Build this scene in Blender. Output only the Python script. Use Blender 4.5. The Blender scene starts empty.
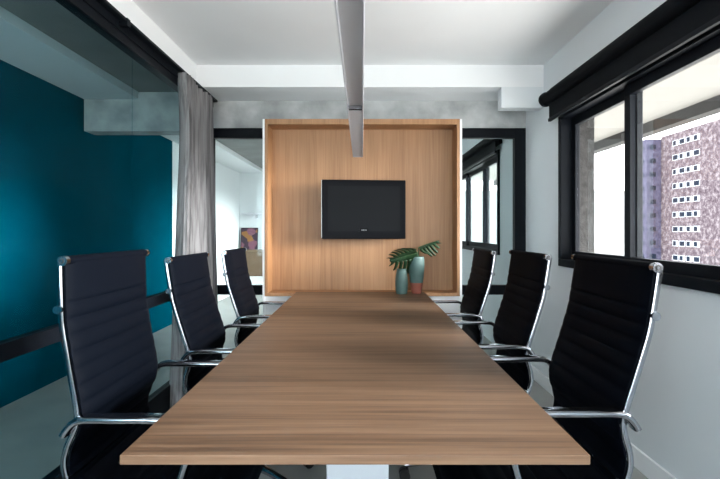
import bpy, bmesh, math, random
from mathutils import Vector, Matrix
PI = math.pi
S = bpy.context.scene
COL = S.collection
random.seed(7)

# ---------------------------------------------------------------- camera
F = 480.0                       # focal length in pixels of the 720x479 frame
cam_d = bpy.data.cameras.new('camera'); cam_d.sensor_width = 36; cam_d.lens = F / 720 * 36
cam_d.shift_x = -2.0 / 720; cam_d.shift_y = -8.5 / 720
cam_d.clip_start = 0.02; cam_d.clip_end = 600
cam = bpy.data.objects.new('camera', cam_d); COL.objects.link(cam)
cam.location = (0, 0, 1.2); cam.rotation_euler = (PI / 2, 0, 0)
S.camera = cam

# ---------------------------------------------------------------- world, sun, exposure
SKY = 1.0
world = bpy.data.worlds.new('sky'); S.world = world; world.use_nodes = True
wn = world.node_tree; wn.nodes.clear()
w_out = wn.nodes.new('ShaderNodeOutputWorld'); w_bg = wn.nodes.new('ShaderNodeBackground')
w_tc = wn.nodes.new('ShaderNodeTexCoord'); w_sep = wn.nodes.new('ShaderNodeSeparateXYZ')
w_mr = wn.nodes.new('ShaderNodeMapRange'); w_rp = wn.nodes.new('ShaderNodeValToRGB')
wn.links.new(w_tc.outputs['Generated'], w_sep.inputs[0])
w_mr.inputs['From Min'].default_value = -1; w_mr.inputs['From Max'].default_value = 1
wn.links.new(w_sep.outputs['Z'], w_mr.inputs['Value'])
wn.links.new(w_mr.outputs[0], w_rp.inputs[0])
e = w_rp.color_ramp.elements
e[0].position = 0.0; e[0].color = (0.85, 0.83, 0.80, 1)
e[1].position = 1.0; e[1].color = (0.55, 0.72, 1.0, 1)
for p, c in ((0.47, (0.85, 0.83, 0.80, 1)), (0.51, (0.95, 0.97, 1.0, 1)), (0.70, (0.86, 0.93, 1.0, 1))):
    q = e.new(p); q.color = c
wn.links.new(w_rp.outputs[0], w_bg.inputs['Color'])
w_bg.inputs['Strength'].default_value = SKY
wn.links.new(w_bg.outputs[0], w_out.inputs[0])

sun_d = bpy.data.lights.new('sun', 'SUN'); sun_d.energy = 3.2; sun_d.angle = math.radians(32); sun_d.color = (1, 0.98, 0.96)
sun = bpy.data.objects.new('sun', sun_d); COL.objects.link(sun)
sun.rotation_euler = Vector((-1.0, 0.24, -0.28)).to_track_quat('-Z', 'Y').to_euler()

def portal(name, loc, rot, sx, sy):
    d = bpy.data.lights.new(name, 'AREA'); d.shape = 'RECTANGLE'; d.size = sx; d.size_y = sy
    d.cycles.is_portal = True
    o = bpy.data.objects.new(name, d); COL.objects.link(o); o.location = loc; o.rotation_euler = rot
portal('window_daylight', (1.56, 1.59, 1.49), (0, PI / 2, 0), 1.1, 3.6)
portal('window_daylight', (1.56, 6.66, 1.49), (0, PI / 2, 0), 1.1, 3.55)
def area(name, loc, rot, sx, sy, watts, col):
    d = bpy.data.lights.new(name, 'AREA'); d.shape = 'RECTANGLE'; d.size = sx; d.size_y = sy; d.energy = watts; d.color = col
    o = bpy.data.objects.new(name, d); COL.objects.link(o); o.location = loc; o.rotation_euler = rot
area('added_rear_fill', (0.05, -2.28, 1.45), (PI / 2, 0, 0), 2.5, 1.6, 0.2, (1, 0.98, 0.95))  # added fill light from behind the camera, no real source
area('added_rear_fill', (-1.84, -2.28, 1.30), (PI / 2, 0, 0), 0.95, 1.3, 2.2, (0.96, 0.99, 1.0))  # added fill light that brightens the teal room and its soffit

S.view_settings.view_transform = 'Standard'; S.view_settings.look = 'None'
S.view_settings.gamma = 1; S.view_settings.use_curve_mapping = False
S.view_settings.exposure = 3.4
S.cycles.use_denoising = True
S.cycles.max_bounces = 14; S.cycles.diffuse_bounces = 8; S.cycles.glossy_bounces = 6
S.cycles.transparent_max_bounces = 24; S.cycles.transmission_bounces = 8
S.cycles.sample_clamp_indirect = 6

# ---------------------------------------------------------------- materials
def new_mat(name):
    m = bpy.data.materials.new(name); m.use_nodes = True
    n = m.node_tree; b = n.nodes['Principled BSDF']
    return m, n, b
def plain(name, col, rough=0.5, metal=0.0, spec=0.5, var=0.0, vscale=8.0, bump=0.0, bscale=60.0, coat=0.0):
    m, n, b = new_mat(name)
    b.inputs['Base Color'].default_value = (*col, 1); b.inputs['Roughness'].default_value = rough
    b.inputs['Metallic'].default_value = metal; b.inputs['Specular IOR Level'].default_value = spec
    b.inputs['Coat Weight'].default_value = coat
    tc = n.nodes.new('ShaderNodeTexCoord')
    if var:
        no = n.nodes.new('ShaderNodeTexNoise'); no.inputs['Scale'].default_value = vscale; no.inputs['Detail'].default_value = 6
        n.links.new(tc.outputs['Object'], no.inputs['Vector'])
        r = n.nodes.new('ShaderNodeValToRGB')
        r.color_ramp.elements[0].position = 0.3; r.color_ramp.elements[1].position = 0.7
        r.color_ramp.elements[0].color = (*[c * (1 - var) for c in col], 1)
        r.color_ramp.elements[1].color = (*[min(1, c * (1 + var)) for c in col], 1)
        n.links.new(no.outputs['Fac'], r.inputs[0]); n.links.new(r.outputs[0], b.inputs['Base Color'])
    if bump:
        n2 = n.nodes.new('ShaderNodeTexNoise'); n2.inputs['Scale'].default_value = bscale; n2.inputs['Detail'].default_value = 4
        n.links.new(tc.outputs['Object'], n2.inputs['Vector'])
        bp = n.nodes.new('ShaderNodeBump'); bp.inputs['Strength'].default_value = bump; bp.inputs['Distance'].default_value = 0.01
        n.links.new(n2.outputs['Fac'], bp.inputs['Height']); n.links.new(bp.outputs[0], b.inputs['Normal'])
    return m
def wood(name, dark, mid, light, axis, rough=0.42, figure=1.0, spec=0.5, lo=0.42, hi=0.74):
    m, n, b = new_mat(name)
    tc = n.nodes.new('ShaderNodeTexCoord')
    def layer(al, ac, detail, dist):
        mp = n.nodes.new('ShaderNodeMapping')
        sc = [ac, ac, ac]; sc[axis] = al
        mp.inputs['Scale'].default_value = sc
        n.links.new(tc.outputs['Object'], mp.inputs['Vector'])
        no = n.nodes.new('ShaderNodeTexNoise'); no.inputs['Scale'].default_value = 1
        no.inputs['Detail'].default_value = detail; no.inputs['Distortion'].default_value = dist
        no.inputs['Roughness'].default_value = 0.6
        n.links.new(mp.outputs[0], no.inputs['Vector'])
        return no.outputs['Fac']
    a = layer(0.7, 24, 6, 1.1)
    f = layer(3.0, 170, 3, 0.0)
    g = layer(0.5, 4.5, 3, 0.3)
    mx = n.nodes.new('ShaderNodeMath'); mx.operation = 'MULTIPLY_ADD'; mx.inputs[1].default_value = 0.62 * figure
    n.links.new(a, mx.inputs[0])
    m2 = n.nodes.new('ShaderNodeMath'); m2.operation = 'MULTIPLY_ADD'; m2.inputs[1].default_value = 0.28
    n.links.new(f, m2.inputs[0])
    m3 = n.nodes.new('ShaderNodeMath'); m3.operation = 'MULTIPLY'; m3.inputs[1].default_value = 0.30
    n.links.new(g, m3.inputs[0]); n.links.new(m3.outputs[0], m2.inputs[2])
    n.links.new(m2.outputs[0], mx.inputs[2])
    r = n.nodes.new('ShaderNodeValToRGB')
    el = r.color_ramp.elements
    el[0].position = lo; el[0].color = (*dark, 1); el[1].position = hi; el[1].color = (*light, 1)
    q = el.new((lo + hi) / 2 - .02); q.color = (*mid, 1)
    n.links.new(mx.outputs[0], r.inputs[0]); n.links.new(r.outputs[0], b.inputs['Base Color'])
    b.inputs['Roughness'].default_value = rough; b.inputs['Specular IOR Level'].default_value = spec
    bp = n.nodes.new('ShaderNodeBump'); bp.inputs['Strength'].default_value = 0.06; bp.inputs['Distance'].default_value = 0.004
    n.links.new(f, bp.inputs['Height']); n.links.new(bp.outputs[0], b.inputs['Normal'])
    return m
def glass(name, tint, refl=0.9):
    m = bpy.data.materials.new(name); m.use_nodes = True; n = m.node_tree; n.nodes.clear()
    o = n.nodes.new('ShaderNodeOutputMaterial'); mix = n.nodes.new('ShaderNodeMixShader')
    t = n.nodes.new('ShaderNodeBsdfTransparent'); t.inputs[0].default_value = (*tint, 1)
    g = n.nodes.new('ShaderNodeBsdfGlossy'); g.inputs['Roughness'].default_value = 0.0
    g.inputs['Color'].default_value = (1, 1, 1, 1)
    fr = n.nodes.new('ShaderNodeFresnel'); fr.inputs['IOR'].default_value = 1.45
    mu = n.nodes.new('ShaderNodeMath'); mu.operation = 'MULTIPLY'; mu.inputs[1].default_value = refl
    n.links.new(fr.outputs[0], mu.inputs[0]); n.links.new(mu.outputs[0], mix.inputs[0])
    n.links.new(t.outputs[0], mix.inputs[1]); n.links.new(g.outputs[0], mix.inputs[2])
    n.links.new(mix.outputs[0], o.inputs[0])
    return m

M = {}
M['white'] = plain('white_paint', (0.80, 0.81, 0.82), 0.85, spec=0.2, var=0.015, vscale=2)
M['wall'] = plain('pale_grey_paint', (0.70, 0.73, 0.75), 0.85, spec=0.2, var=0.015, vscale=2)
M['teal'] = plain('teal_paint', (0.0, 0.056, 0.086), 0.95, spec=0.0, var=0.04, vscale=3)
M['concrete'] = plain('raw_concrete', (0.42, 0.43, 0.43), 0.9, spec=0.2, var=0.28, vscale=5, bump=0.25, bscale=30)
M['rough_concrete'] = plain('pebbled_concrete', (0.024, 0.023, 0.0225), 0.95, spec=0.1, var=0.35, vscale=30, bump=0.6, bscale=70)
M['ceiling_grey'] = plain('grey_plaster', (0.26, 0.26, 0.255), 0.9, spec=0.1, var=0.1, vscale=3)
M['floor'] = plain('grey_floor', (0.36, 0.36, 0.34), 0.55, spec=0.3, var=0.08, vscale=3)
M['black'] = plain('black_aluminium', (0.0035, 0.005, 0.008), 0.5, spec=0.10)
M['blind'] = plain('black_blind_fabric', (0.004, 0.005, 0.007), 0.8, spec=0.1, bump=0.1, bscale=400)
M['alu'] = plain('grey_aluminium', (0.66, 0.66, 0.70), 0.5)
M['diffuser'] = plain('frosted_diffuser', (0.60, 0.60, 0.62), 0.5)
M['chrome'] = plain('chrome', (0.36, 0.37, 0.40), 0.12, metal=1.0)
M['leather'] = plain('black_leather', (0.0010, 0.0018, 0.0038), 0.6, spec=0.035, bump=0.08, bscale=300)
M['plastic'] = plain('black_plastic', (0.012, 0.012, 0.013), 0.45)
M['screen'] = plain('dark_screen', (0.006, 0.0068, 0.008), 0.5, spec=0.06)
M['gloss_black'] = plain('gloss_black_bezel', (0.0018, 0.0022, 0.0035), 0.4, spec=0.06)
M['silver'] = plain('silver_trim', (0.6, 0.6, 0.6), 0.35, metal=0.6)
M['table_wood'] = wood('walnut_laminate', (0.062, 0.034, 0.019), (0.110, 0.062, 0.036), (0.160, 0.096, 0.058), 0, 0.45, spec=0.32, lo=0.50, hi=0.70)
M['panel_wood'] = wood('oak_veneer', (0.245, 0.118, 0.049), (0.340, 0.173, 0.077), (0.42, 0.228, 0.108), 2, 0.5, 0.75)
M['pedestal'] = plain('pale_grey_lacquer', (0.46, 0.49, 0.53), 0.5)
M['cabinet_white'] = plain('white_lacquer', (0.82, 0.83, 0.84), 0.45)
M['pane'] = glass('clear_pane', (0.97, 0.98, 0.98), 0.08)
M['part_glass'] = glass('partition_glass', (0.81, 0.915, 0.935), 0.006)
M['end_glass'] = glass('end_partition_glass', (0.86, 0.93, 0.94), 0.3)
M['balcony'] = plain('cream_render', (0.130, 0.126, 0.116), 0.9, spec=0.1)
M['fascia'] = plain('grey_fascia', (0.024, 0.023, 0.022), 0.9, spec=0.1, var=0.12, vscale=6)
M['terracotta'] = plain('terracotta_glaze', (0.27, 0.075, 0.048), 0.6, var=0.06, vscale=30)
M['vase'] = plain('sage_glaze', (0.066, 0.122, 0.112), 0.6, var=0.08, vscale=30)
M['leaf'] = plain('monstera_green', (0.009, 0.027, 0.010), 0.5, spec=0.15, var=0.4, vscale=22)
M['stem'] = plain('green_stem', (0.028, 0.06, 0.016), 0.5)
M['soil'] = plain('dark_soil', (0.02, 0.015, 0.01), 0.9)
M['brown'] = plain('brown_leather', (0.135, 0.085, 0.048), 0.7, var=0.12, vscale=8)
M['glaze_dark'] = plain('dark_window_glass', (0.012, 0.016, 0.024), 0.9, spec=0.0)
M['shutter'] = plain('white_shutter', (0.36, 0.37, 0.38), 0.8)
M['pale_block'] = plain('pale_facade', (0.16, 0.16, 0.152), 0.9, spec=0.1, var=0.05, vscale=0.3)
M['screen_grey'] = plain('faint_badge_print', (0.28, 0.29, 0.30), 0.4)

def curtain_mat():
    m, n, b = new_mat('grey_linen')
    tc = n.nodes.new('ShaderNodeTexCoord'); mp = n.nodes.new('ShaderNodeMapping')
    mp.inputs['Scale'].default_value = (60, 60, 1.6)
    n.links.new(tc.outputs['Object'], mp.inputs[0])
    no = n.nodes.new('ShaderNodeTexNoise'); no.inputs['Scale'].default_value = 1; no.inputs['Detail'].default_value = 4
    n.links.new(mp.outputs[0], no.inputs['Vector'])
    r = n.nodes.new('ShaderNodeValToRGB'); e = r.color_ramp.elements
    e[0].position = .36; e[1].position = .56
    e[0].color = (0.145, 0.14, 0.142, 1); e[1].color = (0.245, 0.24, 0.245, 1)
    n.links.new(no.outputs['Fac'], r.inputs[0]); n.links.new(r.outputs[0], b.inputs['Base Color'])
    b.inputs['Roughness'].default_value = 0.95; b.inputs['Specular IOR Level'].default_value = 0.1
    return m
M['curtain'] = curtain_mat()

def mosaic_mat(name, a, c, d):
    m, n, b = new_mat(name)
    tc = n.nodes.new('ShaderNodeTexCoord')
    v = n.nodes.new('ShaderNodeTexNoise'); v.inputs['Scale'].default_value = 1.1; v.inputs['Detail'].default_value = 6
    v.inputs['Roughness'].default_value = 0.8
    n.links.new(tc.outputs['Object'], v.inputs['Vector'])
    r = n.nodes.new('ShaderNodeValToRGB'); e = r.color_ramp.elements
    e[0].position = 0.38; e[1].position = 0.64; e[0].color = (*a, 1); e[1].color = (*d, 1)
    q = e.new(0.5); q.color = (*c, 1)
    n.links.new(v.outputs['Fac'], r.inputs[0]); n.links.new(r.outputs[0], b.inputs['Base Color'])
    b.inputs['Roughness'].default_value = 0.9; b.inputs['Specular IOR Level'].default_value = 0.1
    return m
M['mosaic'] = mosaic_mat('pink_brown_mosaic', (0.030, 0.020, 0.025), (0.068, 0.052, 0.058), (0.17, 0.148, 0.152))
M['mosaic_lilac'] = mosaic_mat('lilac_mosaic', (0.028, 0.026, 0.044), (0.045, 0.041, 0.066), (0.07, 0.066, 0.095))

def art_mat():
    m, n, b = new_mat('abstract_print')
    tc = n.nodes.new('ShaderNodeTexCoord')
    v = n.nodes.new('ShaderNodeTexVoronoi'); v.inputs['Scale'].default_value = 7
    n.links.new(tc.outputs['Object'], v.inputs['Vector'])
    sp = n.nodes.new('ShaderNodeSeparateColor'); n.links.new(v.outputs['Color'], sp.inputs[0])
    r = n.nodes.new('ShaderNodeValToRGB'); r.color_ramp.interpolation = 'CONSTANT'; e = r.color_ramp.elements
    e[0].position = 0; e[0].color = (0.03, 0.015, 0.03, 1); e[1].position = 0.8; e[1].color = (0.04, 0.015, 0.035, 1)
    for p, c in ((0.25, (0.30, 0.13, 0.03, 1)), (0.45, (0.22, 0.08, 0.12, 1)), (0.65, (0.20, 0.09, 0.15, 1))):
        q = e.new(p); q.color = c
    n.links.new(sp.outputs[0], r.inputs[0]); n.links.new(r.outputs[0], b.inputs['Base Color'])
    b.inputs['Roughness'].default_value = 0.6
    return m
M['art'] = art_mat()

# ---------------------------------------------------------------- mesh helpers
class MB:
    def __init__(self): self.bm = bmesh.new()
    def box(self, x0, y0, z0, x1, y1, z1, bevel=0.0, rot=None, about=None):
        r = bmesh.ops.create_cube(self.bm, size=1.0)
        vs = r['verts']
        c = Vector(((x0 + x1) / 2, (y0 + y1) / 2, (z0 + z1) / 2))
        for v in vs:
            v.co = Vector((v.co.x * (x1 - x0), v.co.y * (y1 - y0), v.co.z * (z1 - z0))) + c
        if bevel:
            es = list({e for v in vs for e in v.link_edges})
            rb = bmesh.ops.bevel(self.bm, geom=es, offset=bevel, segments=2, affect='EDGES', profile=0.6)
            vs = list({v for f in rb['faces'] for v in f.verts} | {v for v in vs if v.is_valid})
        if rot is not None:
            bmesh.ops.rotate(self.bm, verts=vs, cent=about if about is not None else c, matrix=rot)
        return vs
    def cyl(self, p0, p1, r0, r1=None, seg=20):
        p0, p1 = Vector(p0), Vector(p1); r1 = r0 if r1 is None else r1
        d = p1 - p0
        r = bmesh.ops.create_cone(self.bm, cap_ends=True, cap_tris=False, segments=seg, radius1=r0, radius2=r1, depth=d.length)
        mtx = Matrix.Translation((p0 + p1) / 2) @ d.to_track_quat('Z', 'Y').to_matrix().to_4x4()
        bmesh.ops.transform(self.bm, matrix=mtx, verts=r['verts'])
        return r['verts']
    def ring_loft(self, rings, caps=True, closed=True):
        vr = [[self.bm.verts.new(p) for p in ring] for ring in rings]
        n = len(vr[0])
        for a, b in zip(vr, vr[1:]):
            for i in range(n if closed else n - 1):
                j = (i + 1) % n
                self.bm.faces.new((a[i], a[j], b[j], b[i]))
        if caps:
            self.bm.faces.new(list(reversed(vr[0]))); self.bm.faces.new(vr[-1])
        return vr
    def tube(self, pts, r, seg=12, ry=None):
        """sweep an ellipse along pts"""
        pts = [Vector(p) for p in pts]; rings = []
        up = Vector((0, 0, 1)); prev = None
        for i, p in enumerate(pts):
            t = (pts[min(i + 1, len(pts) - 1)] - pts[max(i - 1, 0)]).normalized()
            if prev is None:
                a = t.cross(up) if abs(t.dot(up)) < 0.95 else t.cross(Vector((0, 1, 0)))
                a.normalize()
            else:
                a = (prev - t * prev.dot(t)).normalized()
            prev = a; b = t.cross(a)
            rr = r[i] if isinstance(r, (list, tuple)) else r
            rings.append([p + a * math.cos(2 * PI * k / seg) * rr + b * math.sin(2 * PI * k / seg) * (ry or rr) for k in range(seg)])
        self.ring_loft(rings)
    def band_xz(self, path, y, hw, ht, power=0.35, seg=12):
        """rounded flat bar swept along a path in the x-z plane at constant y"""
        rings = []
        for i, (u, z) in enumerate(path):
            a = path[max(i - 1, 0)]; b = path[min(i + 1, len(path) - 1)]
            t = Vector((b[0] - a[0], 0, b[1] - a[1])).normalized(); n = Vector((-t.z, 0, t.x))
            ring = []
            for k in range(seg):
                c, s = math.cos(2 * PI * k / seg), math.sin(2 * PI * k / seg)
                cy = math.copysign(abs(c) ** power, c) * hw; cn = math.copysign(abs(s) ** power, s) * ht
                ring.append(Vector((u, y + cy, z)) + n * cn)
            rings.append(ring)
        self.ring_loft(rings)
    def lathe(self, prof, c=(0, 0, 0), seg=36, caps=False):
        rings = [[Vector((c[0] + r * math.cos(2 * PI * k / seg), c[1] + r * math.sin(2 * PI * k / seg), c[2] + z)) for k in range(seg)] for r, z in prof]
        self.ring_loft(rings, caps)
    def build(self, name, mat, parent=None, smooth=None, loc=None):
        bm = self.bm
        bmesh.ops.recalc_face_normals(bm, faces=bm.faces)
        if loc is not None:
            bmesh.ops.translate(bm, verts=bm.verts, vec=-Vector(loc))
        me = bpy.data.meshes.new(name); bm.to_mesh(me); bm.free()
        me.materials.append(M[mat] if isinstance(mat, str) else mat)
        if smooth is not None:
            for p in me.polygons: p.use_smooth = True
            try: me.set_sharp_from_angle(angle=math.radians(smooth))
            except Exception: pass
        o = bpy.data.objects.new(name, me); COL.objects.link(o)
        if loc is not None: o.location = loc
        if parent is not None: o.parent = parent
        return o
def bx(name, mat, dims, parent=None, bevel=0.0, loc=None):
    m = MB(); m.box(*dims, bevel=bevel); return m.build(name, mat, parent, loc=loc)
def tag(o, label=None, cat=None, group=None, kind=None):
    if label: o['label'] = label
    if cat: o['category'] = cat
    if group: o['group'] = group
    if kind: o['kind'] = kind
    return o
def empty(name, loc=(0, 0, 0), rz=0.0):
    o = bpy.data.objects.new(name, None); COL.objects.link(o); o.empty_display_size = 0.1
    o.location = loc; o.rotation_euler = (0, 0, rz); return o
def struct(o, label=None, cat=None): return tag(o, label, cat, kind='structure')
def copy_tree(o, parent=None):
    c = o.copy(); COL.objects.link(c)
    if parent is not None: c.parent = parent
    for ch in list(o.children): copy_tree(ch, c)
    return c
def smooth_path(pts, step=0.006):
    """Catmull-Rom through pts (any dimension), resampled evenly"""
    P = [Vector(p).to_3d() if len(p) == 3 else Vector((p[0], 0, p[1])) for p in pts]
    Q = [P[0] * 2 - P[1]] + P + [P[-1] * 2 - P[-2]]
    dense = []
    for i in range(1, len(Q) - 2):
        a, b, c, d = Q[i - 1:i + 3]
        for k in range(40):
            t = k / 40
            dense.append(0.5 * (2 * b + (c - a) * t + (2 * a - 5 * b + 4 * c - d) * t * t + (3 * b - a - 3 * c + d) * t ** 3))
    dense.append(P[-1])
    out = [dense[0]]; acc = 0
    for a, b in zip(dense, dense[1:]):
        acc += (b - a).length
        if acc >= step: out.append(b); acc = 0
    if (out[-1] - dense[-1]).length > 1e-4: out.append(dense[-1])
    return out

# ---------------------------------------------------------------- setting
XR, XG, XT = 1.40, -1.29, -2.45       # right wall, glass partition, teal wall
YE, YB, YF = 4.10, -2.20, 9.6         # end partition, back wall, far wall of the next room
H = 2.48
struct(bx('floor', 'floor', (XT - .12, YB - .12, -0.12, XR + .12, YF + .12, 0)), 'grey floor running through the rooms', 'floor')
struct(bx('ceiling', 'white', (-1.34, YB - .12, H, XR + .12, YF + .12, H + .14)), 'white ceiling over the conference table', 'ceiling')
struct(bx('ceiling', 'ceiling_grey', (XT - .12, YB - .12, 2.425, -1.34, YF + .12, H + .14)), 'grey ceiling beyond the glass partition', 'ceiling')

WZ0, WZ1 = 0.955, 2.03
w = MB()
w.box(XR, YB, 0, XR + .12, YF, WZ0)
w.box(XR, YB, WZ1, XR + .12, YF, H)
for y0, y1 in ((YB, -0.2), (3.38, 4.87), (8.45, YF)):
    w.box(XR, y0, WZ0, XR + .12, y1, WZ1)
struct(w.build('wall_right', 'wall'), 'pale grey window wall right of the table', 'wall')
struct(bx('baseboard_right', 'white', (XR - .014, YB, 0, XR, YE - .03, 0.10), bevel=0.003), 'white baseboard along the window wall', 'baseboard')
struct(bx('wall_left', 'teal', (XT - .12, YB, 0, XT, 6.2, H)), 'teal wall beyond the glass', 'wall')
struct(bx('wall_left', 'white', (XT - .12, 6.2, 0, XT, YF, H)), 'white wall end beyond the teal wall', 'wall')
struct(bx('wall_far', 'white', (XT - .12, YF, 0, XR + .12, YF + .12, H)), 'white far wall of the next room', 'wall')
# back wall behind the camera, with an unseen window added to let in fill light
w = MB()
bw = (-2.35, 1.35, 0.6, 2.3)
w.box(XT - .12, YB - .12, 0, XR + .12, YB, bw[2]); w.box(XT - .12, YB - .12, bw[3], XR + .12, YB, H)
w.box(XT - .12, YB - .12, bw[2], bw[0], YB, bw[3]); w.box(bw[1], YB - .12, bw[2], XR + .12, YB, bw[3])
struct(w.build('wall_back', 'white'), 'white wall behind the camera', 'wall')

# beams
struct(bx('trim_1', 'concrete', (-1.342, YE, 2.08, XR, YE + .18, H)), 'raw concrete beam over the wooden panel', 'beam')
struct(bx('trim_1', 'concrete', (XT, YE + .13, 2.08, -1.342, YE + .31, 2.426)), 'raw concrete beam crossing the ceiling beyond the glass', 'beam')
struct(bx('trim_2', 'white', (-1.275, 3.70, 2.31, XR, YE, H)), 'white drop beam in front of the concrete beam', 'beam')
struct(bx('trim_3', 'wall', (1.075, 3.698, 2.15, XR, 3.80, 2.31)), 'low plaster block in the right ceiling corner', 'beam')
struct(bx('trim_4', 'white', (-1.34, YB, 2.31, -1.275, YE, H)), 'white drop beam above the glass partition', 'beam')
struct(bx('trim_5', 'white', (XT, YB, 2.362, -1.97, YE + .13, 2.426)), 'pale soffit along the teal wall', 'beam')
struct(bx('trim_5', 'white', (XT, YE + .31, 2.362, -1.97, YF, 2.426)), 'pale soffit in the next room', 'beam')

# left glass partition
gp = empty('glass_partition', (XG, 0, 0)); struct(gp, 'tall black framed glass partition in front of the teal wall', 'partition')
def ch(name, mat, d, par, bevel=0.0):
    m = MB(); m.box(*d, bevel=bevel)
    l = par.location
    bmesh.ops.translate(m.bm, verts=m.bm.verts, vec=(-l[0], -l[1], -l[2]))
    return m.build(name, mat, par)
ch('header', 'black', (XG - .05, YB, 2.205, XG + .012, YE, 2.31), gp, 0.003)
ch('header_strip', 'black', (XG + .012, YB, 2.255, XG + .022, YE, 2.300), gp, 0.002)
ch('mid_rail', 'black', (XG - .03, YB, 0.735, XG + .02, YE - .03, 0.80), gp, 0.003)
ch('bottom_rail', 'black', (XG - .03, YB, 0.0, XG + .02, YE - .03, 0.18), gp, 0.003)
for y0, y1 in ((YB, 0.75), (0.756, 2.70), (2.706, YE - .03)):
    ch('glass_pane', 'part_glass', (XG - .008, y0, 0.80, XG, y1, 2.205), gp)
    ch('glass_pane', 'part_glass', (XG - .008, y0, 0.18, XG, y1, 0.735), gp)

# end partition: black frames with glass either side of the wooden panel
ge = empty('glass_partition', (0, YE, 0)); struct(ge, 'black framed glass end partition behind the wooden panel', 'partition')
for x0, x1 in ((XG - .05, -0.70), (0.70, XR)):
    ch('header', 'black', (x0, YE, 1.995, x1, YE + .06, 2.08), ge, 0.003)
    ch('mid_rail', 'black', (x0, YE, 0.655, x1, YE + .06, 0.735), ge, 0.003)
    ch('bottom_rail', 'black', (x0, YE, 0.0, x1, YE + .06, 0.10), ge, 0.003)
    ch('glass_pane', 'end_glass', (x0 + .02, YE + .026, 0.735, x1 - .02, YE + .034, 1.995), ge)
    ch('glass_pane', 'end_glass', (x0 + .02, YE + .026, 0.10, x1 - .02, YE + .034, 0.655), ge)
ch('post', 'black', (1.305, YE - .002, 0.0, XR - .001, YE + .062, 2.08), ge, 0.003)
ch('post', 'black', (XG - .05, YE - .002, 0.0, XG + .02, YE + .062, 2.08), ge, 0.003)

# windows on the right wall
def wall_window(name, y0, y1, mull, label):
    o = empty(name, (XR, (y0 + y1) / 2, WZ0)); struct(o, label, 'window')
    xa, xb = XR - .02, XR + .10
    t = .05
    ch('frame', 'black', (xa, y0, WZ0, xb, y1, WZ0 + t), o, 0.004)
    ch('frame', 'black', (xa, y0, WZ1 - t, xb, y1, WZ1), o, 0.004)
    ch('frame', 'black', (xa, y0, WZ0 + t, xb, y0 + t, WZ1 - t), o, 0.004)
    ch('frame', 'black', (xa, y1 - t, WZ0 + t, xb, y1, WZ1 - t), o, 0.004)
    edges = [y0 + t] + mull + [y1 - t]
    for k, (a, b) in enumerate(zip(edges, edges[1:])):
        xs = XR + (.055 if k % 2 else .02)
        s = MB(); ov = .03
        a2 = a - (ov if k else 0); b2 = b + (ov if k < len(edges) - 2 else 0); q = .055
        za, zb = WZ0 + t, WZ1 - t
        s.box(xs, a2, za, xs + .032, b2, za + q, bevel=.003); s.box(xs, a2, zb - q, xs + .032, b2, zb, bevel=.003)
        s.box(xs, a2, za + q, xs + .032, a2 + q, zb - q, bevel=.003); s.box(xs, b2 - q, za + q, xs + .032, b2, zb - q, bevel=.003)
        l = o.location; bmesh.ops.translate(s.bm, verts=s.bm.verts, vec=(-l[0], -l[1], -l[2]))
        so = s.build('sash', 'black', o)
        ch2 = MB(); ch2.box(xs + .013, a2 + q, za + q, xs + .019, b2 - q, zb - q)
        bmesh.ops.translate(ch2.bm, verts=ch2.bm.verts, vec=(-l[0], -l[1], -l[2]))
        ch2.build('pane', 'pane', so)
    return o
wall_window('window_1', -0.2, 3.38, [0.70, 1.64, 2.57], 'black aluminium sliding window above the right chairs')
wall_window('window_2', 4.87, 8.45, [5.62, 6.55, 7.5], 'black framed window of the next room seen through the glass')
o = empty('added_fill_window', (0, YB, bw[2])); struct(o, 'unseen black framed window added behind the camera for fill light', 'window')  # made-up opening, added for frontal fill light
ch('frame', 'black', (bw[0], YB - .08, bw[2], bw[1], YB - .02, bw[2] + .05), o); ch('frame', 'black', (bw[0], YB - .08, bw[3] - .05, bw[1], YB - .02, bw[3]), o)
for x in (bw[0], -1.28, bw[1] - .05): ch('frame', 'black', (x, YB - .08, bw[2] + .05, x + .05, YB - .02, bw[3] - .05), o)
ch('pane', 'pane', (bw[0] + .05, YB - .055, bw[2] + .05, bw[1] - .05, YB - .048, bw[3] - .05), o)

# ---------------------------------------------------------------- outdoors
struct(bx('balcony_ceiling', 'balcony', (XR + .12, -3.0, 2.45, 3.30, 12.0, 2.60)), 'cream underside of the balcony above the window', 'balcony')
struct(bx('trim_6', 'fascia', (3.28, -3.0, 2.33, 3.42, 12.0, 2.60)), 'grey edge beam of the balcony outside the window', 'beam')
struct(bx('column', 'rough_concrete', (XR + .125, 3.62, 0, 1.752, 4.10, 2.45)), 'rough grey concrete column just outside the window', 'column')

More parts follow.
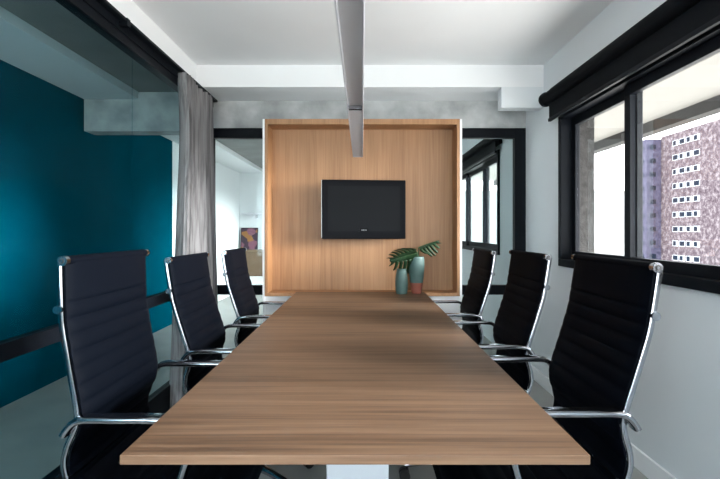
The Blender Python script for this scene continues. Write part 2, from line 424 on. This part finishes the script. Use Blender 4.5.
bd = empty('apartment_building', (65, 100, -20))
tag(bd, 'tall pinkish brown mosaic apartment building beyond the window', 'building')
def chb(name, mat, d, par, bd=bd):
    m = MB(); m.box(*d); l = bd.location
    bmesh.ops.translate(m.bm, verts=m.bm.verts, vec=(-l[0], -l[1], -l[2])); return m.build(name, mat, par)
chb('main_block', 'mosaic', (65, 60, -20, 80, 104.3, 21.6), bd)
chb('wing', 'mosaic_lilac', (61.9, 104.4, -20, 66.0, 107, 21.2), bd)
rows = [18.85 - 2.97 * k for k in range(10)]
rw = random.Random(3)
for k, z in enumerate(rows):
    for j, y in enumerate((93.2, 95.3, 97.4, 99.5)):
        wd = 1.75
        mat = 'glaze_dark' if rw.random() < .42 else 'shutter'
        f = chb('window', 'shutter', (64.93, y - wd / 2, z, 65.02, y + wd / 2, z + 1.15), bd)
        chb('pane', 'glaze_dark', (64.90, y - (wd / 2 - .1 if rw.random() < .4 else .25), z + .1, 64.94, y + wd / 2 - .15, z + 1.05), f)
    chb('window', 'glaze_dark', (62.6, 104.33, z + .1, 63.9, 104.42, z + 1.1), bd)
    chb('window', 'glaze_dark', (61.83, 105.2, z + .2, 61.92, 106.1, z + .9), bd)
nb = empty('apartment_building', (40, 130, -20)); tag(nb, 'pale low building left of the pink tower, behind the concrete column', 'building')
m = MB(); m.box(8, 125, -20, 76, 145, 11.2); bmesh.ops.translate(m.bm, verts=m.bm.verts, vec=(-40, -130, 20)); m.build('facade', 'pale_block', nb)
m = MB(); m.box(7.8, 124.8, 11.2, 76, 145, 11.8); bmesh.ops.translate(m.bm, verts=m.bm.verts, vec=(-40, -130, 20)); m.build('parapet', 'pale_block', nb)

# ---------------------------------------------------------------- roller blinds
def blind(y0, y1, label):
    o = empty('roller_blind', (XR, (y0 + y1) / 2, 2.15)); tag(o, label, 'blind', 'black roller blinds')
    def part(name, f, mat, sm=None):
        m = MB(); f(m); l = o.location
        bmesh.ops.translate(m.bm, verts=m.bm.verts, vec=(-l[0], -l[1], -l[2])); return m.build(name, mat, o, smooth=sm)
    xc, zc = XR - .062, 2.155
    part('roll', lambda m: m.cyl((xc, y0 + .02, zc), (xc, y1 - .02, zc), .043, seg=28), 'blind', 40)
    part('fabric', lambda m: m.box(xc + .006, y0 + .05, 2.005, xc + .010, y1 - .05, zc), 'blind')
    part('hem_bar', lambda m: m.box(xc - .002, y0 + .05, 1.985, xc + .018, y1 - .05, 2.008, bevel=.003), 'black')
    part('valance', lambda m: m.box(xc + .028, y0, 2.075, XR - .002, y1, 2.235, bevel=.004), 'black')
    for y in (y0, y1 - .02):
        part('bracket', lambda m: m.cyl((xc, y, zc), (xc, y + .02, zc), .052, seg=28), 'black', 40)
    return o
blind(-0.35, 3.50, 'long black roller blind above the window beside the right chairs')
b2 = blind(4.78, 8.55, 'black roller blind of the next room, seen through the glass right of the wooden panel')
def bead_chain(x, y, z0, z1):
    m = MB(); m.tube([(x, y, z0), (x, y + .012, (z0 + z1) / 2), (x, y, z1)], .004, 6); return m
# ---------------------------------------------------------------- curtain and rail
def curtain():
    m = MB(); nu, nv = 150, 40
    y0, y1 = 3.27, 3.90
    def pt(u, v):                       # u along, v from top to bottom
        tuck = (1 - u) * (0.04 * math.sin(PI * v / .35) if v < .35 else -0.22 * (v - .35))
        y = y0 + (y1 - y0) * u + tuck
        amp = 0.036 + 0.012 * v
        ph = 2 * PI * (8.5 * u + 0.35 * math.sin(5 * u)) + 0.35 * math.sin(3 * v + 7 * u)
        x = -1.236 + amp * math.sin(ph) + 0.008 * math.sin(2 * ph + 2) + 0.012 * math.sin(2.2 * v + 9 * u) + 0.07 * u * v - 0.012 * u
        y += 0.012 * math.cos(ph)
        return Vector((x, y, 2.286 - 2.274 * v))
    th = 0.0025
    grid = [[pt(i / nu, j / nv) for i in range(nu + 1)] for j in range(nv + 1)]
    front = [[m.bm.verts.new(p + Vector((th, 0, 0))) for p in r] for r in grid]
    back = [[m.bm.verts.new(p - Vector((th, 0, 0))) for p in r] for r in grid]
    for j in range(nv):
        for i in range(nu):
            m.bm.faces.new((front[j][i], front[j][i + 1], front[j + 1][i + 1], front[j + 1][i]))
            m.bm.faces.new((back[j][i], back[j + 1][i], back[j + 1][i + 1], back[j][i + 1]))
    for j in range(nv):
        m.bm.faces.new((front[j][0], front[j + 1][0], back[j + 1][0], back[j][0]))
        m.bm.faces.new((front[j][nu], back[j][nu], back[j + 1][nu], front[j + 1][nu]))
    for i in range(nu):
        m.bm.faces.new((front[0][i], back[0][i], back[0][i + 1], front[0][i + 1]))
        m.bm.faces.new((front[nv][i], front[nv][i + 1], back[nv][i + 1], back[nv][i]))
    o = m.build('curtain', 'curtain', smooth=80, loc=(-1.22, 3.7, 0.012))
    tag(o, 'grey linen curtain drawn open beside the glass partition, left of the wooden panel', 'curtain')
curtain()
cr = empty('curtain_rail', (-1.245, 2, 2.30)); tag(cr, 'slim black curtain rail with a clip above the glass partition', 'curtain rail')
ch('rail', 'black', (-1.262, YB + .02, 2.292, -1.226, YE - .02, 2.31), cr, 0.003)
ch('clip', 'black', (-1.266, 2.50, 2.270, -1.222, 2.535, 2.312), cr, 0.002)

# ---------------------------------------------------------------- media panel
mp = empty('media_panel', (0, 3.55, 0)); tag(mp, 'tall white cabinet wall with an oak lined niche behind the television', 'wall panel')
X0, X1, ZB, ZT = -0.735, 0.740, 0.718, 2.028
YFr, YBk = 3.55, 3.73
ch('side_sheet', 'cabinet_white', (X0, YFr, 0, X0 + .016, YE - .01, ZT), mp)
ch('side_sheet', 'cabinet_white', (X1 - .016, YFr, 0, X1, YE - .01, ZT), mp)
ch('lower_panel', 'cabinet_white', (X0 + .016, YFr + .012, 0, X1 - .016, YFr + .03, ZB), mp)
ch('top_sheet', 'cabinet_white', (X0 + .016, YFr + .02, ZT - .012, X1 - .016, YE - .01, ZT), mp)
ch('niche_back', 'panel_wood', (X0 + .016, YBk, ZB, X1 - .016, YBk + .02, ZT - .012), mp)
ch('niche_side', 'panel_wood', (X0 + .016, YFr - .004, ZB, X0 + .038, YBk, ZT), mp, 0.0015)
ch('niche_side', 'panel_wood', (X1 - .038, YFr - .004, ZB, X1 - .016, YBk, ZT), mp, 0.0015)
ch('niche_top', 'panel_wood', (X0 + .038, YFr - .004, ZT - .040, X1 - .038, YBk, ZT), mp, 0.0015)
ch('niche_bottom', 'panel_wood', (X0 + .038, YFr - .004, ZB, X1 - .038, YBk, ZB + .024), mp, 0.0015)

# ---------------------------------------------------------------- table
tb = empty('conference_table', (0, 2.2, 0)); tag(tb, 'long walnut conference table between the two rows of chairs', 'table')
TX0, TX1, TY0, TY1 = -0.480, 0.452, 0.95, 3.50
ch('tabletop', 'table_wood', (TX0, TY0, 0.737, TX1, TY1, 0.756), tb, 0.0015)
for y in (1.62, 2.72):
    p = MB(); p.box(-.113, y - .10, 0.025, .085, y + .10, 0.720, bevel=.004)
    bmesh.ops.translate(p.bm, verts=p.bm.verts, vec=(0, -2.2, 0)); p.build('pedestal', 'pedestal', tb)
    p = MB(); p.box(-.20, y - .22, 0.0, .17, y + .22, 0.025, bevel=.004)
    bmesh.ops.translate(p.bm, verts=p.bm.verts, vec=(0, -2.2, 0)); p.build('foot_plate', 'pedestal', tb)
ch('apron_beam', 'cabinet_white', (-.05, 1.3, 0.70, .03, 3.2, 0.737), tb)

# ---------------------------------------------------------------- chairs
BACK = [(0.0, 1.10), (0.010, 1.03), (0.022, 0.955), (0.031, 0.912), (0.060, 0.815), (0.094, 0.705), (0.098, 0.655), (0.082, 0.590),
        (0.083, 0.545), (0.105, 0.495), (0.155, 0.458), (0.23, 0.446), (0.33, 0.452), (0.43, 0.458), (0.50, 0.450), (0.535, 0.425), (0.55, 0.395)]
def chair(pitch, label, loc, rz, az=0.715):
    root = empty('office_chair', loc, rz); tag(root, label, 'chair', 'black office chairs along the table')
    piv = (0.12, 0.49); c, s = math.cos(pitch), math.sin(pitch)
    pts = []
    for u, z in BACK:
        k = min(1, max(0, (z - 0.50) / 0.10)) if u < .12 else 0
        du, dz = u - piv[0], z - piv[1]
        ru, rz_ = piv[0] + du * c + dz * s, piv[1] - du * s + dz * c
        pts.append((u + (ru - u) * k - 0.30, z + (rz_ - z) * k))
    path = [(p.x, p.z) for p in smooth_path(pts, 0.005)]
    acc = [0.0]
    for a, b in zip(path, path[1:]): acc.append(acc[-1] + math.hypot(b[0] - a[0], b[1] - a[1]))
    split = min(range(len(path)), key=lambda i: abs(acc[i] - 0.60))
    W = 0.245
    rail = []
    for i in range(len(path)):
        a = path[max(i - 1, 0)]; b = path[min(i + 1, len(path) - 1)]
        t = Vector((b[0] - a[0], 0, b[1] - a[1])).normalized(); n = Vector((-t.z, 0, t.x))
        if (n.x < 0 and abs(n.x) > abs(n.z)) or (n.z < 0 and abs(n.z) >= abs(n.x)): n = -n
        rail.append((path[i][0] - n.x * .012, path[i][1] - n.z * .012))
    def sling(i0, i1, name, head):
        m = MB(); rings = []
        cols = [-1, -.985, -.95, -.85, -.5, 0, .5, .85, .95, .985, 1]
        for i in range(i0, i1 + 1):
            a = path[max(i - 1, 0)]; b = path[min(i + 1, len(path) - 1)]
            t = Vector((b[0] - a[0], 0, b[1] - a[1])).normalized(); n = Vector((-t.z, 0, t.x))
            if n.x < 0 and abs(n.x) > abs(n.z): n = -n
            if n.z < 0 and abs(n.z) >= abs(n.x): n = -n
            sl = acc[i] - head
            rib = abs(math.sin(PI * sl / 0.047)) ** 0.5 if sl > 0 else 1.0
            fr = 0.006 + 0.007 * rib; bk = -0.006 - 0.004 * rib
            ring = []
            for cc in cols:
                e = 1 - 0.75 * max(0, (abs(cc) - .9) / .1)
                ring.append(Vector((path[i][0], cc * (W - .001), path[i][1])) + n * fr * e)
            for cc in reversed(cols):
                e = 1 - 0.75 * max(0, (abs(cc) - .9) / .1)
                ring.append(Vector((path[i][0], cc * (W - .001), path[i][1])) + n * bk * e)
            rings.append(ring)
        m.ring_loft(rings); return m.build(name, 'leather', root, smooth=60)
    sling(1, split, 'backrest', 0.115)
    sling(split + 1, len(path) - 1, 'seat', -10)
    for sy in (-1, 1):
        m = MB(); m.band_xz(rail, sy * (W - .002), .005, .0075); m.build('side_rail', 'chrome', root, smooth=40)
    m = MB(); x, z = path[0]; m.cyl((x, -W + .01, z), (x, W - .01, z), .014, seg=18)
    cb = m.build('top_bar', 'leather', root, smooth=40)
    for sy in (-1, 1):
        m = MB(); m.cyl((x, sy * (W - .008), z), (x, sy * (W + .010), z), .0140, seg=22)
        m.build('end_cap', 'chrome', cb, smooth=40)
        m = MB(); m.cyl((x, sy * (W + .0095), z), (x, sy * (W + .0108), z), .0085, seg=18); m.build('cap_insert', 'plastic', cb, smooth=40)
        m = MB(); m.cyl((x, sy * (W + .010), z), (x, sy * (W + .0122), z), .0042, seg=14); m.build('cap_screw', 'chrome', cb, smooth=40)
    i = min(range(split), key=lambda k: abs(acc[k] - 0.135)); x, z = path[i]
    m = MB(); m.tube([(x - .016, -W - .004, z), (x - .026, -W / 2, z), (x - .030, 0, z), (x - .026, W / 2, z), (x - .016, W + .004, z)], .008, 10)
    st = m.build('back_stretcher', 'chrome', root, smooth=40)
    for sy in (-1, 1):
        m = MB(); m.cyl((x - .016, sy * (W - .012), z), (x - .016, sy * (W + .010), z), .012, seg=16); m.build('bolt', 'chrome', st, smooth=40)
    # arms: tail behind the back rail, level run, front curve down to the seat rail
    xw = path[min(range(split), key=lambda k: abs(path[k][1] - 0.69))][0]
    ap = [(xw - .027, az - .042), (xw - .019, az - .028), (xw - .001, az - .009), (xw + .028, az), (xw + .12, az), (xw + .22, az - .001), (xw + .275, az - .008),
          (xw + .305, 0.655), (xw + .300, 0.58), (xw + .275, 0.50), (xw + .255, 0.455)]
    arm = [(p.x, p.z) for p in smooth_path(ap, 0.012)]
    for sy in (-1, 1):
        m = MB(); m.band_xz(arm, sy * (W + .024), 0.022, .0095, power=.5, seg=16)
        a = m.build('armrest', 'chrome', root, smooth=50)
        m = MB(); m.cyl((xw + .262, sy * (W - .006), 0.462), (xw + .262, sy * (W + .040), 0.462), .010, seg=14)
        m.build('bolt', 'chrome', a, smooth=40)
    m = MB(); m.box(-.10, -W + .01, 0.425, -.075, W - .01, 0.44, bevel=.003); m.box(.08, -W + .01, 0.430, .105, W - .01, 0.445, bevel=.003)
    m.build('seat_frame', 'chrome', root)
    m = MB(); m.box(-.12, -.07, 0.385, .12, .07, 0.428, bevel=.012); m.cyl((.02, .07, .405), (.02, .20, .400), .006, seg=10)
    m.build('tilt_mechanism', 'plastic', root, smooth=40)
    m = MB(); m.cyl((0, 0, .10), (0, 0, .25), .027); m.cyl((0, 0, .25), (0, 0, .39), .016); m.build('gas_column', 'chrome', root, smooth=40)
    m = MB(); m.lathe([(0.0, .065), (.042, .065), (.046, .08), (.044, .115), (.03, .125), (0.0, .125)]); hub = m.build('base_hub', 'chrome', root, smooth=40)
    for k in range(5):
        a = 2 * PI * k / 5; d = Vector((math.cos(a), math.sin(a), 0))
        m = MB(); m.tube([d * .035 + Vector((0, 0, .100)), d * .12 + Vector((0, 0, .096)), d * .22 + Vector((0, 0, .084)), d * .295 + Vector((0, 0, .070))], [.021, .018, .015, .012], 12, )
        lg = m.build('base_leg', 'chrome', root, smooth=50)
        m = MB(); p = d * .285; t = Vector((-d.y, d.x, 0))
        cc = p + Vector((0, 0, .026)) + d * .012
        m.cyl(cc - t * .026, cc - t * .006, .026, seg=20); m.cyl(cc + t * .006, cc + t * .026, .026, seg=20)
        m.cyl(cc - t * .01, cc + t * .01, .012, seg=12); m.cyl(p + Vector((0, 0, .03)), p + Vector((0, 0, .068)), .007, seg=10)
        m.build('caster', 'plastic', lg, smooth=40)
    return root
XL, XRc = -0.817, 0.802
LBL = 'black ribbed high-back office chair with chrome arms, '
chair(math.radians(7), LBL + 'nearest the camera, glass side', (XL - .075 + .30, 1.31 + .25, 0.008), 0, 0.688)
lc = chair(0, LBL + 'middle of the glass side row', (XL + .30, 2.02 + .25, 0), 0)
rights = [(XRc, 1.305, 'nearest the camera, window side', 0), (XRc, 2.07, 'middle of the window side row', 0), (XRc, 2.92, 'farthest on the window side', 0)]
for x, d, l, r in rights:
    c = copy_tree(lc); c.location = (x - .30, d + .25, 0); c.rotation_euler = (0, 0, PI + r); c['label'] = LBL + l; c.scale.z = (1.0, .988, .969)[rights.index((x, d, l, r))]
lc.scale.z = .978
for k in lc.children:
    if k.name.startswith('base_leg'): k.rotation_euler.z = math.radians(36)
c = copy_tree(lc); c.scale.z = .974 ; c.location = (XL + .30, 2.84 + .25, 0); c['label'] = LBL + 'farthest on the glass side'

# ---------------------------------------------------------------- television
tv = empty('television', (0.016, 3.60, 1.362), math.radians(5)); tag(tv, 'black flat television on the oak panel', 'television')
tw, thh = .316, .222
m = MB(); m.box(-tw, 0, -thh, tw, .035, thh, bevel=.006); m.build('housing', 'gloss_black', tv)
m = MB(); m.box(-tw - .004, .010, -thh + .01, -tw, .034, thh - .003, bevel=.001); m.build('edge_trim', 'silver', tv)
m = MB(); m.box(-tw + .045, -.0015, -thh + .058, tw - .045, .001, thh - .046); m.build('screen', 'screen', tv)
m = MB(); r_ = [(-.040, -.170), (.036, -.170), (.030, -.140), (-.034, -.140)]
f0 = [m.bm.verts.new((x, -.006, z)) for x, z in r_]; f1 = [m.bm.verts.new((x, 0.0, z)) for x, z in r_]
m.bm.faces.new(f0); m.bm.faces.new(list(reversed(f1)))
for i in range(4): m.bm.faces.new((f0[i], f1[i], f1[(i + 1) % 4], f0[(i + 1) % 4]))
bg = m.build('badge', 'gloss_black', tv)
m = MB()
for x0, x1 in ((-.020, -.013), (-.010, -.002), (.003, .009), (.012, .018)):
    m.box(x0, -.0072, -.158, x1, -.0058, -.152)
m.build('badge_print', 'screen_grey', bg)
m = MB(); m.box(-.06, .035, -.09, .06, .07, .09, bevel=.004); m.box(-.025, .07, -.03, .025, .128, .03, bevel=.004); m.build('wall_mount', 'plastic', tv)

# ---------------------------------------------------------------- vases and leaves
def vase(name, prof, band, loc, label, in_r):
    o = empty(name, loc); tag(o, label, 'vase')
    outer = smooth_path(prof, .004); pr = [(p.x, p.z) for p in outer]
    top = pr[-1]
    inner = [(max(.004, r - .004), z) for r, z in reversed(pr) if z > .02]
    lo = [p for p in pr if p[1] <= band]; hi = [p for p in pr if p[1] >= band - .004]
    if band > 0:
        m = MB(); m.lathe([(0.002, .0005)] + lo); m.build('coloured_base', 'terracotta', o, smooth=50)
    else: hi = [(0.002, .0005)] + pr
    m = MB(); m.lathe(hi + inner + [(0.002, .02)]); m.build('body', 'vase', o, smooth=50)
    return o
vase('vase', [(.030, 0), (.034, .004), (.044, .06), (.053, .14), (.057, .20), (.055, .245), (.050, .262)], .080, (0.389, 3.425, .756), 'tall sage green vase with a terracotta base, on the table end', 0)
vase('vase', [(.036, 0), (.040, .004), (.044, .05), (.044, .10), (.038, .145), (.034, .165), (.036, .178)], 0, (0.281, 3.405, .756), 'short plain sage green vase left of the taller one', 0)

def leaf(name, label, stem_pts, base, direc, up, length, width, curl, lobes=7, droop=0.35):
    o = empty(name, stem_pts[0]); tag(o, label, 'leaf', 'monstera leaves in the vase')
    off = -Vector(stem_pts[0])
    m = MB(); m.tube([Vector(p) + off for p in [q for q in smooth_path(stem_pts, .01)]], .0032, 8); m.build('stem', 'stem', o, smooth=50)
    d = Vector(direc).normalized(); n = Vector(up); n = (n - d * n.dot(d)).normalized(); t = n.cross(d)
    base = Vector(base) + off
    def mid(s):   # point on the midrib
        return base + d * (s * length) - n * (droop * length * s * s)
    def bl(s, w):  # surface point, w signed half width fraction in metres
        return mid(s) + t * w - n * (curl * abs(w) ** 1.6 * 6)
    m = MB()
    def strip(pl, pr_):
        a = [m.bm.verts.new(p) for p in pl]; b = [m.bm.verts.new(p) for p in pr_]
        for i in range(len(a) - 1): m.bm.faces.new((a[i], a[i + 1], b[i + 1], b[i]))
    def half(s):   # outline half width of a heart-shaped leaf
        return width * (max(0, math.sin(PI * min(1, (s + .12) / 1.12) ** .75))) ** .8
    N = 28
    for sg in (-1, 1):
        # continuous web next to the midrib
        L = [bl(i / N, 0) for i in range(N + 1)]
        R = [bl(i / N, sg * min(half(i / N) * .98 + .001, .36 * width * (1 - .6 * i / N) + .002)) for i in range(N + 1)]
        strip(L, R)
        for k in range(lobes):
            s0 = -.02 + k / lobes; s1 = s0 + .84 / lobes
            A, B = [], []
            for q in range(9):
                f = q / 8
                adv = .16 * f * f + .05 * f          # fingers sweep towards the tip
                tap = 1 - .25 * f ** 3
                cs = (s0 + s1) / 2 + adv * (1 - .4 * s0); hs = (s1 - s0) / 2 * tap * (1.1 if f < .9 else .65)
                sa, sb = cs - hs, cs + hs
                w0 = .30 * width * (1 - .6 * max(0, s0))
                wmax = half(max(0, min(.97, (s0 + s1) / 2)))
                wv = w0 + (max(wmax, w0 * 1.05) - w0) * f
                A.append(bl(sa, sg * wv)); B.append(bl(sb, sg * wv))
            strip(A, B)
    bmesh.ops.remove_doubles(m.bm, verts=m.bm.verts, dist=1e-5)
    ob = m.build('leaf_blade', 'leaf', o, smooth=60)
    sm = ob.modifiers.new('thickness', 'SOLIDIFY'); sm.thickness = .0012
    m = MB(); m.tube([mid(i / 12) + n * .001 for i in range(13)], [.0024 * (1 - i / 14) for i in range(13)], 6); m.build('midrib', 'stem', ob, smooth=60)
    return o
leaf('monstera_leaf', 'large split monstera leaf arching over the short vase',
     [(0.385, 3.420, .765), (0.380, 3.415, .90), (0.372, 3.405, 1.00), (0.378, 3.385, 1.055), (0.392, 3.375, 1.045)], (0.392, 3.375, 1.045), (-1, -.12, -.24), (.05, -1, .38), .205, .105, .8, droop=.10)
leaf('monstera_leaf', 'small upright monstera leaf leaning right out of the tall vase',
     [(0.395, 3.425, .765), (0.398, 3.425, .92), (0.402, 3.42, 1.02), (0.404, 3.41, 1.085)], (0.404, 3.41, 1.085), (1, -.1, .42), (-.3, -.55, .75), .150, .06, 1.2, 6, droop=.10)

# ---------------------------------------------------------------- pendant lamp
pl = empty('pendant_lamp', (-0.027, 2.0, 1.69)); tag(pl, 'long slim grey aluminium pendant lamp hanging over the table', 'lamp')
x0, x1, z0 = -.0600, .006, 1.693
ch('channel_side', 'alu', (x0, 0.80, z0, x0 + .005, 3.20, z0 + .065), pl, .001)
ch('channel_side', 'alu', (x1 - .005, 0.80, z0, x1, 3.20, z0 + .065), pl, .001)
ch('channel_top', 'alu', (x0 + .005, 0.80, z0 + .050, x1 - .005, 3.20, z0 + .060), pl)
ch('diffuser', 'diffuser', (x0 + .006, 0.80, z0 + .018, x1 - .006, 1.955, z0 + .024), pl)
ch('end_cover', 'alu', (x0 + .005, 1.965, z0 + .002, x1 - .005, 3.198, z0 + .010), pl)
ch('coupling', 'chrome', (x0 + .005, 1.945, z0 + .001, x1 - .005, 1.967, z0 + .016), pl, .002)
for y in (.797, 3.20): ch('end_cap', 'alu', (x0, y, z0, x1, y + .004, z0 + .065), pl)
for y in (1.75, 3.0):
    m = MB(); m.cyl((-.027, y, z0 + .06), (-.027, y, H - .02), .0012, seg=8); m.cyl((-.027, y, H - .02), (-.027, y, H - .001), .022, seg=20)
    bmesh.ops.translate(m.bm, verts=m.bm.verts, vec=(.027, -2.0, -1.69)); m.build('suspension_cable', 'alu', pl, smooth=40)

# ---------------------------------------------------------------- next room
sb = empty('bench', (-1.85, 9.2, 0)); tag(sb, 'low white bench against the far wall, seen through the left glass', 'bench')
ch('top', 'cabinet_white', (-2.44, 8.95, .325, -1.2, 9.55, .35), sb, .003)
ch('body', 'cabinet_white', (-2.42, 8.98, .05, -1.22, 9.53, .325), sb)
ch('plinth', 'plastic', (-2.38, 9.02, 0, -1.26, 9.50, .05), sb)
bb = empty('storage_box', (-1.8, 9.1, .35)); tag(bb, 'brown box on the low white bench under the colourful picture', 'box')
ch('body', 'brown', (-2.25, 8.98, .35, -1.50, 9.26, .80), bb, .015)
ch('lid', 'brown', (-2.26, 8.97, .80, -1.49, 9.27, .845), bb, .012)
pc = empty('picture', (-2.235, 9.44, .352)); pc.rotation_euler = (math.radians(-6), 0, 0); tag(pc, 'small colourful abstract picture leaning on the wall behind the brown box', 'picture')
m = MB(); m.box(-.17, 0, 0, .17, .02, .92, bevel=.002); m.build('frame', 'black', pc)
m = MB(); m.box(-.155, -.004, .015, .155, .001, .905); m.build('print', 'art', pc)
sh = empty('wall_shelf', (-1.9, 9.5, 1.52)); tag(sh, 'thin grey shelf on the far white wall behind the left glass', 'shelf')
ch('board', 'alu', (-2.36, 9.36, 1.52, -1.3, YF - .002, 1.55), sh, .002)
for x in (-2.1, -1.5): ch('bracket', 'alu', (x, 9.42, 1.45, x + .02, YF - .002, 1.52), sh)
